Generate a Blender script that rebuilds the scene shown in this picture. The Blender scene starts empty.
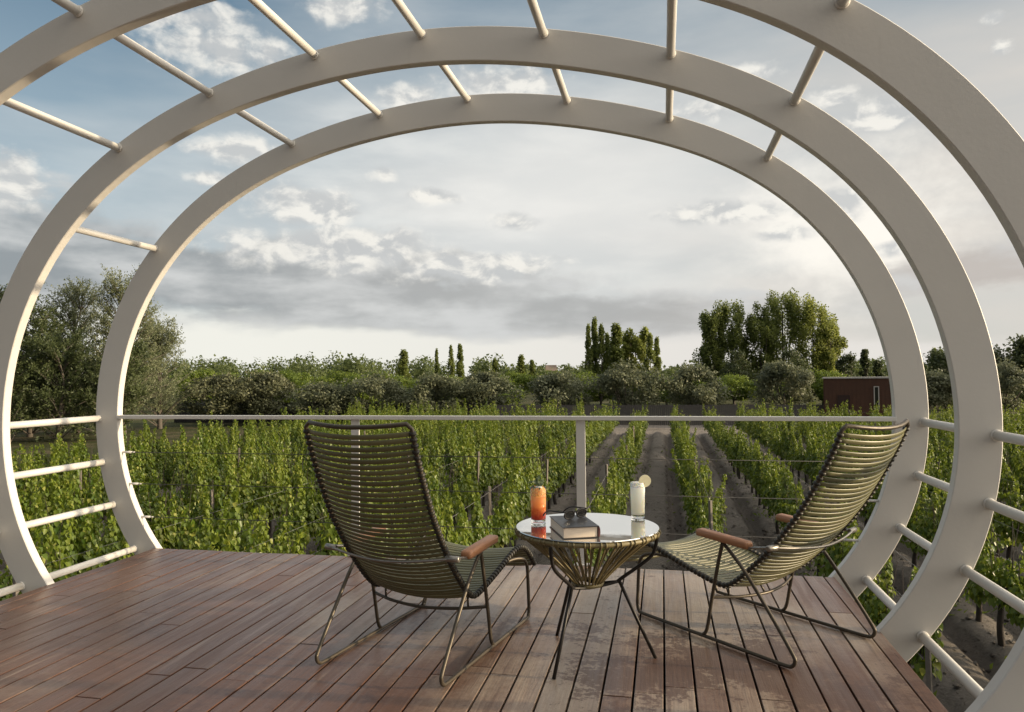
import bpy, bmesh, math, random
import numpy as np
from mathutils import Vector, Matrix
R = math.radians
random.seed(7)
rng = np.random.default_rng(11)
S = bpy.context.scene
COL = S.collection

# ------------------------------------------------------------------ camera
CAM_H = 1.2
YAW, PITCH, ROLL, FPX = 0.20078, 0.02644, -0.00911, 737.37
cy, sy, cp, sp = math.cos(YAW), math.sin(YAW), math.cos(PITCH), math.sin(PITCH)
fwd = Vector((-sy * cp, cy * cp, sp)); rgt = Vector((cy, sy, 0)); upv = rgt.cross(fwd)
r2 = rgt * math.cos(ROLL) + upv * math.sin(ROLL)
u2 = -rgt * math.sin(ROLL) + upv * math.cos(ROLL)
cam = bpy.data.cameras.new('camera'); camo = bpy.data.objects.new('camera', cam); COL.objects.link(camo)
cam.sensor_width = 36; cam.lens = FPX / 1024 * 36; cam.clip_end = 6000; cam.clip_start = 0.05
M = Matrix((r2, u2, -fwd)).transposed().to_4x4(); M.translation = (0, 0, CAM_H)
camo.matrix_world = M
S.camera = camo

GZ = -2.66                                             # the vineyard soil
def bearing(px, d):
    """ground XY of a thing seen at bearing px, d metres out"""
    xc = (px - 512) / FPX * d
    return cy * xc - sy * d, sy * xc + cy * d
def rise(px, py, d):
    return CAM_H + (380.16 - .0091 * px - py) / FPX * d

# ------------------------------------------------------------------ helpers
def link(name, me, mat=None, parent=None, loc=None):
    o = bpy.data.objects.new(name, me); COL.objects.link(o)
    if mat is not None and me is not None and not me.materials: me.materials.append(mat)
    if parent is not None: o.parent = parent
    if loc is not None: o.location = loc
    return o
def tag(o, label, cat, group=None):
    o['label'] = label; o['category'] = cat
    if group: o['group'] = group
    return o
def thing(name, label, cat, loc=(0, 0, 0), rz=0, group=None):
    o = link(name, None, loc=loc); o.rotation_euler = (0, 0, rz); o.empty_display_size = .1
    return tag(o, label, cat, group)
def struct(name, me, mat=None, kind='structure'):
    o = link(name, me, mat); o['kind'] = kind; return o
def dup(root, loc, rz=0, sc=(1, 1, 1), label=None):
    r = root.copy(); COL.objects.link(r); r.location = loc; r.rotation_euler = (0, 0, rz); r.scale = sc
    if label: r['label'] = label
    for ch in list(root.children):
        c = ch.copy(); COL.objects.link(c); c.parent = r
    return r
def bm_mesh(name, bm, smooth=False):
    me = bpy.data.meshes.new(name); bm.to_mesh(me); bm.free()
    if smooth:
        for p in me.polygons: p.use_smooth = True
    return me
def add_box(bm, c, d, rz=0, bev=0):
    m = Matrix.Translation(c) @ Matrix.Rotation(rz, 4, 'Z') @ Matrix.Diagonal((d[0], d[1], d[2], 1))
    r = bmesh.ops.create_cube(bm, size=1, matrix=m)
    if bev:
        es = list({e for v in r['verts'] for e in v.link_edges})
        bmesh.ops.bevel(bm, geom=es, offset=bev, segments=2, affect='EDGES', profile=.6)
def catmull(pts, n=8, closed=False):
    P = [Vector(p) for p in pts]; out = []
    N = len(P)
    for i in range(N if closed else N - 1):
        if closed: a, b, c, d = P[i - 1], P[i], P[(i + 1) % N], P[(i + 2) % N]
        else: a, b, c, d = P[max(i - 1, 0)], P[i], P[i + 1], P[min(i + 2, N - 1)]
        for k in range(n):
            t = k / n
            out.append(.5 * ((2 * b) + (c - a) * t + (2 * a - 5 * b + 4 * c - d) * t * t + (3 * b - a - 3 * c + d) * t ** 3))
    if not closed: out.append(P[-1])
    return out
def add_tube(bm, pts, rad, seg=8, closed=False, cap=True):
    pts = [Vector(p) for p in pts]; n = len(pts)
    rr = rad if hasattr(rad, '__len__') else [rad] * n
    rings = []; ref = None
    for i, p in enumerate(pts):
        if closed: t = pts[(i + 1) % n] - pts[i - 1]
        else: t = pts[min(i + 1, n - 1)] - pts[max(i - 1, 0)]
        t.normalize()
        if ref is None:
            ref = t.orthogonal().normalized()
        ref = (ref - t * ref.dot(t))
        if ref.length < 1e-6: ref = t.orthogonal()
        ref.normalize(); b = t.cross(ref)
        rings.append([bm.verts.new(p + (ref * math.cos(a) + b * math.sin(a)) * rr[i]) for a in [2 * math.pi * k / seg for k in range(seg)]])
    for i in range(n if closed else n - 1):
        A, B = rings[i], rings[(i + 1) % n]
        for k in range(seg):
            f = bm.faces.new((A[k], A[(k + 1) % seg], B[(k + 1) % seg], B[k])); f.smooth = True
    if cap and not closed:
        bm.faces.new(rings[0][::-1]); bm.faces.new(rings[-1])
def add_lathe(bm, prof, seg=32, loc=(0, 0, 0)):
    rings = []
    for r, z in prof:
        rings.append([bm.verts.new((loc[0] + r * math.cos(2 * math.pi * k / seg), loc[1] + r * math.sin(2 * math.pi * k / seg), loc[2] + z)) for k in range(seg)])
    for A, B in zip(rings, rings[1:]):
        for k in range(seg):
            f = bm.faces.new((A[k], A[(k + 1) % seg], B[(k + 1) % seg], B[k])); f.smooth = True
    if prof[0][0] > 0: bm.faces.new(rings[0][::-1])
    if prof[-1][0] > 0: bm.faces.new(rings[-1])
def np_mesh(name, V, F):
    """V (n,3), F (m,k) arrays -> mesh"""
    me = bpy.data.meshes.new(name); k = F.shape[1]
    me.vertices.add(len(V)); me.vertices.foreach_set('co', np.ascontiguousarray(V, dtype=np.float32).ravel())
    me.loops.add(F.size); me.loops.foreach_set('vertex_index', np.ascontiguousarray(F, dtype=np.int32).ravel())
    me.polygons.add(len(F)); me.polygons.foreach_set('loop_start', np.arange(0, F.size, k, dtype=np.int32))
    me.update(calc_edges=True); me.validate()
    return me
def nrm(a): return a / np.maximum(np.linalg.norm(a, axis=1, keepdims=True), 1e-9)
LEAF6 = np.array([(0, 0, .0), (.20, -.52, .13), (.62, -.40, .03), (1.08, 0, -.16), (.62, .40, .03), (.20, .52, .13)])
LEAF4 = np.array([(0, 0, 0), (.45, -.36, .04), (1, 0, -.05), (.45, .36, .04)])
def leaf_mesh(name, P, D, size, wid=1.0, kind=6, up=None, nv=.5):
    n = len(P); D = nrm(D)
    N = rng.normal(size=(n, 3)) if up is None else up + rng.normal(size=(n, 3)) * nv
    N = nrm(N - D * np.sum(N * D, axis=1, keepdims=True)); T = np.cross(N, D)
    L = LEAF6 if kind == 6 else LEAF4; k = len(L)
    sz = np.asarray(size).reshape(-1, 1) * np.ones((n, 1))
    V = (P[:, None, :] + sz[:, None, :] * (L[None, :, 0:1] * D[:, None, :] + wid * L[None, :, 1:2] * T[:, None, :] + L[None, :, 2:3] * N[:, None, :])).reshape(-1, 3)
    b = (np.arange(n) * k)[:, None]
    if kind == 6: F = np.concatenate([b + np.array([[0, 1, 2, 3]]), b + np.array([[0, 3, 4, 5]])])
    else: F = b + np.array([[0, 1, 2, 3]])
    return np_mesh(name, V, F)

# ------------------------------------------------------------------ materials
class NT:
    def __init__(s, tree): s.t = tree; s.n = tree.nodes; s.l = tree.links
    def node(s, typ, ins=None, **kw):
        nd = s.n.new(typ)
        for k, v in kw.items(): setattr(nd, k, v)
        for k, v in (ins or {}).items(): s.put(nd.inputs[k], v)
        return nd
    def put(s, sock, v):
        if hasattr(v, 'is_output'): s.l.new(v, sock)
        elif isinstance(v, (tuple, list)) and sock.type == 'RGBA' and len(v) == 3: sock.default_value = (*v, 1)
        else: sock.default_value = v
    def m(s, op, a, b=0.0, c=None, clamp=False):
        nd = s.n.new('ShaderNodeMath'); nd.operation = op; nd.use_clamp = clamp
        s.put(nd.inputs[0], a); s.put(nd.inputs[1], b)
        if c is not None: s.put(nd.inputs[2], c)
        return nd.outputs[0]
    def step(s, v, a, b):                                 # smoothstep a..b
        nd = s.n.new('ShaderNodeMapRange'); nd.interpolation_type = 'SMOOTHSTEP'
        s.put(nd.inputs[0], v); s.put(nd.inputs[1], a); s.put(nd.inputs[2], b); return nd.outputs[0]
    def mix(s, f, a, b, typ='MIX'):
        nd = s.n.new('ShaderNodeMix'); nd.data_type = 'RGBA'; nd.blend_type = typ
        s.put(nd.inputs[0], f); s.put(nd.inputs[6], a); s.put(nd.inputs[7], b); return nd.outputs[2]
    def noise(s, vec, scale, detail=4, rough=.55, dist=0.0):
        nd = s.node('ShaderNodeTexNoise', {'Scale': scale, 'Detail': detail, 'Roughness': rough, 'Distortion': dist})
        if vec is not None: s.l.new(vec, nd.inputs['Vector'])
        return nd.outputs['Fac']
    def mapping(s, vec, scale=(1, 1, 1), loc=(0, 0, 0), rot=(0, 0, 0)):
        nd = s.node('ShaderNodeMapping', {'Scale': scale, 'Location': loc, 'Rotation': rot}); s.l.new(vec, nd.inputs['Vector']); return nd.outputs[0]
    def ramp(s, v, stops):
        nd = s.n.new('ShaderNodeValToRGB'); s.put(nd.inputs[0], v); e = nd.color_ramp.elements
        while len(e) < len(stops): e.new(.5)
        for el, (p, c) in zip(e, stops): el.position = p; el.color = (*c, 1)
        return nd.outputs[0]
def new_mat(name):
    m = bpy.data.materials.new(name); m.use_nodes = True; t = NT(m.node_tree); return m, t, t.n['Principled BSDF']
def plain(name, col, rough=.5, metal=0.0, var=.12, scale=30, bump=0.0, spec=.5):
    m, t, b = new_mat(name)
    co = t.node('ShaderNodeTexCoord').outputs['Object']
    n = t.noise(co, scale, 5); n2 = t.noise(co, scale * .13, 3)
    f = t.m('ADD', t.m('MULTIPLY', n, .5), t.m('MULTIPLY', n2, .5))
    t.put(b.inputs['Base Color'], t.mix(f, tuple(c * (1 - var * 1.6) for c in col), tuple(min(1, c * (1 + var * 1.4)) for c in col)))
    t.put(b.inputs['Roughness'], t.m('ADD', t.m('MULTIPLY', n, .25), rough - .12)); b.inputs['Metallic'].default_value = metal
    b.inputs['Specular IOR Level'].default_value = spec
    if bump:
        bp = t.node('ShaderNodeBump', {'Strength': bump, 'Distance': .01, 'Height': n}); t.l.new(bp.outputs[0], b.inputs['Normal'])
    return m
def leafmat(name, dark, light, trans=.35, rough=.5, young=None):
    m, t, b = new_mat(name)
    geo = t.node('ShaderNodeNewGeometry'); oi = t.node('ShaderNodeObjectInfo')
    co = t.node('ShaderNodeTexCoord').outputs['Object']
    r = geo.outputs['Random Per Island']
    n = t.noise(co, 1.3, 4)
    f = t.m('ADD', t.m('MULTIPLY', r, .45), t.m('ADD', t.m('MULTIPLY', t.step(n, .32, .68), .55), t.m('MULTIPLY', t.m('SUBTRACT', oi.outputs['Random'], .5), .25)), clamp=True)
    c = t.mix(f, dark, light)
    if young: c = t.mix(t.step(r, .86, .95), c, young)
    t.put(b.inputs['Base Color'], c); b.inputs['Roughness'].default_value = rough; b.inputs['Specular IOR Level'].default_value = .35
    tr = t.node('ShaderNodeBsdfTranslucent'); t.put(tr.inputs[0], t.mix(.5, c, tuple(min(1, x * 1.5) for x in light)))
    mx = t.node('ShaderNodeMixShader', {0: trans}); t.l.new(b.outputs[0], mx.inputs[1]); t.l.new(tr.outputs[0], mx.inputs[2])
    t.l.new(mx.outputs[0], t.n['Material Output'].inputs[0])
    return m

def white_paint(name, col):
    m, t, b = new_mat(name)
    co = t.node('ShaderNodeTexCoord').outputs['Object']
    n = t.noise(co, 3, 6, .6); n2 = t.noise(t.mapping(co, (9, 9, 1.2)), 2.0, 5, .6)
    dirt = t.m('MULTIPLY', t.step(n2, .60, .80), t.m('MULTIPLY', t.step(n, .45, .7), .6))
    c = t.mix(dirt, t.mix(n, tuple(x * .93 for x in col), tuple(x * 1.03 for x in col)), tuple(x * .72 for x in col))
    t.put(b.inputs['Base Color'], c); t.put(b.inputs['Roughness'], t.m('ADD', .36, t.m('MULTIPLY', n, .22)))
    fine = t.noise(co, 60, 4)
    bp = t.node('ShaderNodeBump', {'Strength': .12, 'Distance': .004, 'Height': t.m('ADD', fine, t.m('MULTIPLY', n, 2.0))}); t.l.new(bp.outputs[0], b.inputs['Normal'])
    return m
M_WHITE = white_paint('white_painted_steel', (.605, .592, .56))
M_RAIL = white_paint('rail_paint', (.64, .635, .61))
M_CABLE = plain('steel_cable', (.06, .06, .058), .5, .2, .1, 200)
M_TUBE = plain('dark_bronze_tube', (.080, .066, .048), .42, .45, .25, 60)
M_BLACK = plain('black_metal', (.018, .016, .015), .42, .4, .2, 60)
M_CLIP = plain('black_clip', (.022, .020, .014), .5, 0, .3, 80)
M_CHROME = plain('brushed_clamp', (.30, .28, .25), .35, .8, .15, 80)

def slat_mat():
    m, t, b = new_mat('olive_slat')
    geo = t.node('ShaderNodeNewGeometry'); co = t.node('ShaderNodeTexCoord').outputs['Object']
    n = t.noise(t.mapping(co, (2, 40, 40)), 3, 5, .6)
    f = t.m('ADD', t.m('MULTIPLY', geo.outputs['Random Per Island'], .5), t.m('MULTIPLY', n, .5))
    t.put(b.inputs['Base Color'], t.mix(f, (.072, .074, .032), (.172, .162, .076)))
    b.inputs['Roughness'].default_value = .36; b.inputs['Specular IOR Level'].default_value = .6
    return m
M_SLAT = slat_mat()

def wood_deck():
    m, t, b = new_mat('weathered_hardwood')
    co = t.node('ShaderNodeTexCoord').outputs['Object']; geo = t.node('ShaderNodeNewGeometry'); r = geo.outputs['Random Per Island']
    off = t.node('ShaderNodeCombineXYZ', {0: t.m('MULTIPLY', r, 17.0), 1: t.m('MULTIPLY', r, 41.0), 2: 0.0}).outputs[0]
    v = t.node('ShaderNodeVectorMath', {0: co, 1: off}, operation='ADD').outputs[0]
    grain = t.noise(t.mapping(v, (60, 2.2, 20)), 1.6, 7, .65, .6)
    fig = t.noise(t.mapping(v, (9, .9, 4)), 1.5, 4, .6, 1.2)
    worn = t.noise(co, .75, 6, .62, .7)
    speck = t.noise(co, 34, 6, .7)
    blotch = t.noise(t.mapping(co, (1, .8, 1), (3.1, 1.7, 0)), 1.35, 8, .7, .5)
    base = t.mix(grain, (.086, .038, .022), (.172, .088, .052))
    base = t.mix(t.m('MULTIPLY', fig, .5), base, (.10, .050, .036))
    pale = t.mix(grain, (.27, .212, .160), (.49, .410, .325))
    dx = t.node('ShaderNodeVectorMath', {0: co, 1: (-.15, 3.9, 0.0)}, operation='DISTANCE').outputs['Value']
    worn_sheen = t.m('MULTIPLY', t.m('SUBTRACT', t.step(dx, 2.3, .5), .58), .85)  # worn centre of the deck, with the pale grazing sky reflection painted in
    w = t.m('ADD', t.m('ADD', worn_sheen, t.m('MULTIPLY', t.step(worn, .36, .66), .55)), t.m('MULTIPLY', t.m('SUBTRACT', speck, .5), .8))
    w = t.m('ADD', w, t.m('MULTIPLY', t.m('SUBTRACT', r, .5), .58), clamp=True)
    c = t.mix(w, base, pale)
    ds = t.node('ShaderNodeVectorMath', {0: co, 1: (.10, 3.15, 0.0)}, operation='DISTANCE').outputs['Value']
    streak = t.noise(t.mapping(v, (22, .55, 8)), 1.3, 6, .62, .3)
    c = t.mix(t.m('MULTIPLY', t.step(streak, .50, .72), .55), c, t.mix(grain, (.060, .030, .020), (.11, .058, .038)))
    c = t.mix(t.m('MULTIPLY', t.step(streak, .46, .26), .40), c, pale)
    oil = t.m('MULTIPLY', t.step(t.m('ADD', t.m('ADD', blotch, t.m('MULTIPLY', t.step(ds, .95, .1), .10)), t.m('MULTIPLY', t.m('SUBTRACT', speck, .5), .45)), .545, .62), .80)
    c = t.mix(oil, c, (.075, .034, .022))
    c = t.mix(t.m('MULTIPLY', t.step(speck, .64, .74), .35), c, (.05, .028, .02))
    t.put(b.inputs['Base Color'], c)
    t.put(b.inputs['Roughness'], t.m('ADD', .20, t.m('ADD', t.m('MULTIPLY', grain, .20), t.m('ADD', t.m('MULTIPLY', w, .12), t.m('MULTIPLY', t.step(fig, .38, .66), .16)))))
    b.inputs['Specular IOR Level'].default_value = .55; b.inputs['Coat Weight'].default_value = .16; b.inputs['Coat Roughness'].default_value = .22
    h = t.m('ADD', t.m('MULTIPLY', grain, .6), t.m('MULTIPLY', speck, .35))
    bp = t.node('ShaderNodeBump', {'Strength': .55, 'Distance': .005, 'Height': h}); t.l.new(bp.outputs[0], b.inputs['Normal'])
    return m
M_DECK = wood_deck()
M_JOIST = plain('dark_joist', (.018, .014, .012), .8, 0, .3, 12)

def wood_arm():
    m, t, b = new_mat('teak_armrest')
    co = t.node('ShaderNodeTexCoord').outputs['Object']
    g = t.noise(t.mapping(co, (30, 3, 60)), 3, 6, .6, .4)
    t.put(b.inputs['Base Color'], t.mix(g, (.26, .105, .048), (.48, .245, .125))); b.inputs['Roughness'].default_value = .42
    return m
M_ARM = wood_arm()
M_CORD = plain('golden_olive_cord', (.20, .165, .078), .5, 0, .3, 90)
def glass_mat(name, col, rough=0.0):
    m, t, b = new_mat(name); t.put(b.inputs['Base Color'], col); b.inputs['Transmission Weight'].default_value = 1
    b.inputs['Roughness'].default_value = rough; b.inputs['IOR'].default_value = 1.45
    return m
M_GLASS = glass_mat('clear_glass', (1, 1, 1))
M_ICE = plain('ice', (.86, .80, .74), .2, 0, .1, 60)
m, t, b = new_mat('mirror_glass_top'); t.put(b.inputs['Base Color'], (.80, .79, .76)); b.inputs['Metallic'].default_value = .92
t.put(b.inputs['Roughness'], t.m('ADD', .02, t.m('MULTIPLY', t.step(t.noise(t.node('ShaderNodeTexCoord').outputs['Object'], 9, 6), .45, .8), .10))); M_TOP = m
def drink_mat(name, lo, hi, z0, z1, trans):
    m, t, b = new_mat(name)
    co = t.node('ShaderNodeTexCoord').outputs['Object']; sx = t.node('ShaderNodeSeparateXYZ'); t.l.new(co, sx.inputs[0])
    f = t.step(t.m('ADD', sx.outputs[2], t.m('MULTIPLY', t.m('SUBTRACT', t.noise(co, 45, 3), .5), .07)), z0, z1)
    t.put(b.inputs['Base Color'], t.mix(f, lo, hi)); b.inputs['Roughness'].default_value = .15
    b.inputs['Transmission Weight'].default_value = trans; b.inputs['IOR'].default_value = 1.33
    b.inputs['Subsurface Weight'].default_value = 1; b.inputs['Subsurface Radius'].default_value = (1, .85, .6); b.inputs['Subsurface Scale'].default_value = .05
    return m
M_SPRITZ = drink_mat('orange_spritz', (.50, .045, .010), (.90, .34, .10), .02, .09, .0)
M_LEMON = drink_mat('cloudy_lemonade', (.95, .89, .72), (.97, .93, .80), .02, .10, .0)
M_PEEL = plain('lemon_flesh', (.92, .84, .58), .4, 0, .12, 120)
M_HERB = leafmat('herb_sprig', (.11, .15, .08), (.20, .25, .15), .3)
M_PAGES = plain('book_pages', (.70, .60, .49), .8, 0, .1, 20)
M_COVER = plain('book_cover', (.030, .028, .027), .38, 0, .3, 40)
M_SPINE = plain('book_spine', (.10, .035, .032), .5, 0, .2, 40)
M_LENS = plain('dark_lens', (.008, .008, .009), .12, 0, .1, 40, spec=.8)

M_VINE = leafmat('vine_leaf', (.056, .106, .010), (.212, .258, .032), .34, .36, young=(.275, .290, .060))
M_VINEFAR = leafmat('vine_leaf_far', (.050, .095, .010), (.195, .235, .032), .34, .5, young=(.27, .285, .060))
M_BARK = plain('dark_vine_bark', (.050, .040, .033), .9, 0, .4, 18, bump=.6)
M_TBARK = plain('grey_bark', (.105, .090, .074), .9, 0, .35, 8, bump=.6)
M_POST = plain('weathered_stake', (.17, .15, .13), .85, 0, .25, 14, bump=.4)
M_WIRE = plain('trellis_wire', (.22, .22, .22), .5, .6, .1, 50)
M_SILVER = leafmat('silvery_leaf', (.070, .090, .042), (.255, .275, .155), .3, .5)
M_DARKL = leafmat('dark_leaf', (.034, .050, .020), (.110, .135, .052), .28, .5)
M_OLIVE = leafmat('olive_leaf', (.078, .094, .050), (.190, .205, .118), .3, .5)
M_BROWNL = leafmat('brownish_leaf', (.072, .084, .042), (.195, .200, .110), .25, .5)
M_GREENL = leafmat('fresh_leaf', (.080, .132, .019), (.205, .258, .044), .4, .5)
M_POPL = leafmat('poplar_leaf', (.078, .108, .028), (.225, .262, .070), .45, .5)
M_GOLDL = leafmat('golden_green_leaf', (.125, .158, .034), (.30, .330, .085), .45, .5)
M_FARL = leafmat('far_leaf', (.055, .080, .028), (.150, .185, .062), .4, .6)

def soil_mat():
    m, t, b = new_mat('vineyard_soil')
    co = t.node('ShaderNodeTexCoord').outputs['Object']
    a = t.noise(co, .35, 6, .6); g = t.noise(co, 7, 9, .72); st = t.noise(t.mapping(co, (2.2, .25, 1)), 1.6, 6, .65)
    c = t.mix(g, (.15, .130, .112), (.36, .322, .282)); c = t.mix(t.m('MULTIPLY', st, .55), c, (.29, .262, .236)); c = t.mix(t.m('MULTIPLY', t.step(a, .5, .7), .4), c, (.11, .095, .075))
    sx = t.node('ShaderNodeSeparateXYZ'); t.l.new(co, sx.inputs[0])
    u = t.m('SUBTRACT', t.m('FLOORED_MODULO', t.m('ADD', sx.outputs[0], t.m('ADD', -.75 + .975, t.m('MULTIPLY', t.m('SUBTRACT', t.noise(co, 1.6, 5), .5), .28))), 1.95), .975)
    rut_dark = t.m('MAXIMUM', t.step(t.m('ABSOLUTE', t.m('ADD', u, .46)), .30, .14), t.m('MULTIPLY', t.step(t.m('ABSOLUTE', t.m('SUBTRACT', u, .45)), .22, .08), .7))  # darker soil in two bands along the ruts beside each vine row
    rut_dark = t.m('MULTIPLY', rut_dark, t.step(sx.outputs[1], 49, 47))
    c = t.mix(t.m('MULTIPLY', rut_dark, .62), c, t.mix(g, (.045, .038, .032), (.12, .10, .085)))
    far = t.m('MAXIMUM', t.step(sx.outputs[1], 60, 68), t.step(t.m('MULTIPLY', sx.outputs[0], -1.0), 20.3, 21.6))
    grass = t.mix(g, (.030, .040, .014), (.085, .092, .036)); grass = t.mix(t.step(a, .45, .65), grass, (.12, .105, .06))  # grass colour lowered to carry the shade under the left trees
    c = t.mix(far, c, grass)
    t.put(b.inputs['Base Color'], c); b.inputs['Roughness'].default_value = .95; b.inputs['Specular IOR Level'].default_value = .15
    bp = t.node('ShaderNodeBump', {'Strength': 1.0, 'Distance': .22, 'Height': t.noise(co, 5, 9, .75)}); t.l.new(bp.outputs[0], b.inputs['Normal'])
    return m
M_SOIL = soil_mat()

# ------------------------------------------------------------------ sky and sun
SUN_AZ, SUN_EL = 86.0, 10.0
W = bpy.data.worlds.new('World'); S.world = W; W.use_nodes = True
t = NT(W.node_tree); bg = t.n['Background']
STR = 0.1
lin = lambda v: (v / 255 / 12.92) if v <= 10 else ((v / 255 + .055) / 1.055) ** 2.4
def C8(r, g, b): return tuple(.75 * lin(v) / STR for v in (r, g, b))
sky = t.node('ShaderNodeTexSky', sky_type='NISHITA', sun_disc=False, sun_elevation=R(SUN_EL), sun_rotation=R(SUN_AZ), altitude=800, air_density=1.0, dust_density=1.0, ozone_density=1.5)
gd = t.node('ShaderNodeTexCoord').outputs['Generated']
sep = t.node('ShaderNodeSeparateXYZ'); t.l.new(gd, sep.inputs[0])
az = t.m('MULTIPLY', t.m('ARCTAN2', sep.outputs[0], sep.outputs[1]), 57.2958)
el = t.m('MULTIPLY', t.m('ARCSINE', sep.outputs[2]), 57.2958)
ae = t.node('ShaderNodeCombineXYZ', {0: az, 1: el, 2: 0.0}).outputs[0]
def sky_at(px, py, rx, ry):
    dx = (px - 512) / FPX; c = math.sqrt(1 + dx * dx)
    return (math.degrees(math.atan(dx) - YAW), math.degrees(math.atan((380.16 - .0091 * px - py) / FPX / c)), math.degrees(rx / FPX) / c ** 2, math.degrees(ry / FPX) / c)
def blob(px, py, rx, ry, tilt=0.0):
    a, e, ra, re = sky_at(px, py, rx, ry)
    u = t.m('SUBTRACT', az, a); v = t.m('SUBTRACT', el, e)
    if tilt: v = t.m('SUBTRACT', v, t.m('MULTIPLY', u, tilt))
    u = t.m('DIVIDE', u, ra); v = t.m('DIVIDE', v, re)
    return t.m('SUBTRACT', 1.0, t.m('SQRT', t.m('ADD', t.m('MULTIPLY', u, u), t.m('MULTIPLY', v, v))))
nbig = t.noise(t.mapping(ae, (.045, .17, 1), (2, 1, 0)), 1, 6, .5, .1)
nmid = t.noise(t.mapping(ae, (.11, .36, 1), (5, 3, 0)), 1, 7, .52, .12)
nfine = t.noise(t.mapping(ae, (.34, .52, 1), (1, 7, 0)), 1, 7, .56, .35)
nfin2 = t.noise(t.mapping(ae, (.34, .52, 1), (1 + .16, 7 + .30, 0)), 1, 7, .56, .35)
ncum = t.noise(t.mapping(ae, (.19, .27, 1), (4, 2, 0)), 1, 8, .60, .15)
# clear air
c = t.mix(1.0, sky.outputs[0], (1.0, 1.0, 1.0), 'MULTIPLY')
clear = t.mix(t.step(az, -55, 20), C8(84, 118, 142), C8(120, 144, 160)); clear = t.mix(t.step(el, 32, 12), clear, C8(166, 184, 192))
c = t.mix(.72, c, clear)
# thin high veil, thicker to the middle and right and towards the horizon
va = t.m('ADD', t.m('MULTIPLY', t.step(el, 31, 13), .75), t.m('MULTIPLY', t.m('SUBTRACT', nbig, .5), 1.1))
va = t.m('ADD', va, t.m('MULTIPLY', t.step(az, -42, 0), .14)); va = t.m('SUBTRACT', va, t.m('MULTIPLY', t.m('MULTIPLY', t.step(az, -22, -48), t.step(el, 4, 10)), .55), clamp=True)
veil = t.mix(t.step(nmid, .35, .7), C8(203, 206, 206), C8(232, 232, 228))
veil = t.mix(t.step(az, -15, 22), veil, C8(217, 211, 203))
c = t.mix(va, c, veil)
c = t.mix(t.m('MULTIPLY', t.step(t.m('ADD', blob(850, 225, 170, 105), t.m('MULTIPLY', t.m('SUBTRACT', ncum, .5), 1.2)), .05, .8), .92), c, C8(255, 250, 240))
c = t.mix(t.m('MULTIPLY', t.step(blob(580, 190, 340, 130), 0, 1), .7), c, C8(232, 231, 227))
# unseen sky shaped for its light: zenith brightened as fill, back darkened to shade arches
c = t.mix(t.m('MULTIPLY', t.step(el, 33, 50), .85), c, C8(222, 219, 214))
back = t.m('MULTIPLY', t.step(sep.outputs[1], .12, -.35), t.step(el, 48, 30))
c = t.mix(t.m('MULTIPLY', back, .85), c, t.mix(nmid, C8(66, 72, 78), C8(104, 108, 112)))
gl = t.node('ShaderNodeVectorMath', {0: gd, 1: (math.sin(R(85)) * math.cos(R(20)), math.cos(R(85)) * math.cos(R(20)), math.sin(R(20)))}, operation='DOT_PRODUCT').outputs['Value']
c = t.mix(t.m('MULTIPLY', t.step(gl, math.cos(R(56)), math.cos(R(16))), .92), c, (25.0, 22.5, 19.0))
# grey banks
bk = t.m('MAXIMUM', t.m('MAXIMUM', blob(330, 285, 310, 62, -.03), t.m('MULTIPLY', blob(30, 275, 240, 95), 1.0)), t.m('MAXIMUM', blob(560, 318, 300, 30), t.m('MULTIPLY', blob(990, 268, 190, 30), .9)))
ba = t.step(t.m('ADD', bk, t.m('ADD', t.m('MULTIPLY', t.m('SUBTRACT', nmid, .5), 1.5), t.m('MULTIPLY', t.m('SUBTRACT', nfine, .5), .5))), .08, .42)
bcol = t.mix(t.step(az, -50, -12), C8(142, 148, 152), C8(170, 171, 170)); bcol = t.mix(t.step(az, -8, 22), bcol, C8(190, 183, 177)); bcol = t.mix(t.step(t.m('ADD', t.m('MULTIPLY', nmid, .8), t.m('MULTIPLY', ncum, .2)), .40, .66), bcol, C8(206, 207, 206))
c = t.mix(t.m('MULTIPLY', ba, .88), c, bcol)
# bright clear strip over the horizon
ha = t.step(t.m('ADD', el, t.m('MULTIPLY', t.m('SUBTRACT', nmid, .5), 5.0)), t.m('ADD', 3.4, t.m('MULTIPLY', az, -.045)), t.m('ADD', 1.9, t.m('MULTIPLY', az, -.045)))
ha = t.m('MULTIPLY', ha, t.step(az, -58, -40)); c = t.mix(t.m('MULTIPLY', ha, .96), c, t.mix(t.step(az, -35, 10), C8(238, 237, 228), C8(226, 222, 216)))
# cumulus
cum = None
for (px, py, rx, ry, k) in [(212, 40, 100, 44, 1), (150, 12, 60, 22, .9), (345, 6, 60, 24, 1), (12, 178, 60, 44, 1.1), (505, 84, 90, 30, 1.1), (240, 148, 66, 22, .8), (420, 100, 60, 22, .8),
                            (310, 207, 110, 32, 1.0), (335, 248, 190, 36, 1.05), (470, 268, 140, 24, 1.0), (515, 222, 40, 16, .85), (430, 195, 46, 13, .8), (385, 175, 30, 14, .7),
                            (715, 214, 90, 18, 1.0), (790, 232, 60, 14, .8), (835, 205, 46, 34, 1.25), (880, 110, 70, 26, 1), (840, 95, 50, 22, .9), (700, 110, 70, 22, .8), (1008, 44, 26, 14, 1.0), (1002, 14, 20, 9, .9), (890, 250, 40, 14, .8), (215, 178, 50, 12, .75), (760, 68, 50, 16, .8)]:
    q = t.m('MULTIPLY', blob(px, py, rx, ry), k)
    cum = q if cum is None else t.m('MAXIMUM', cum, q)
dens = t.m('ADD', cum, t.m('ADD', t.m('MULTIPLY', t.m('SUBTRACT', nfine, .5), .6), t.m('MULTIPLY', t.m('SUBTRACT', ncum, .5), 1.7)))
ca = t.step(dens, .20, .68)
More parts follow.
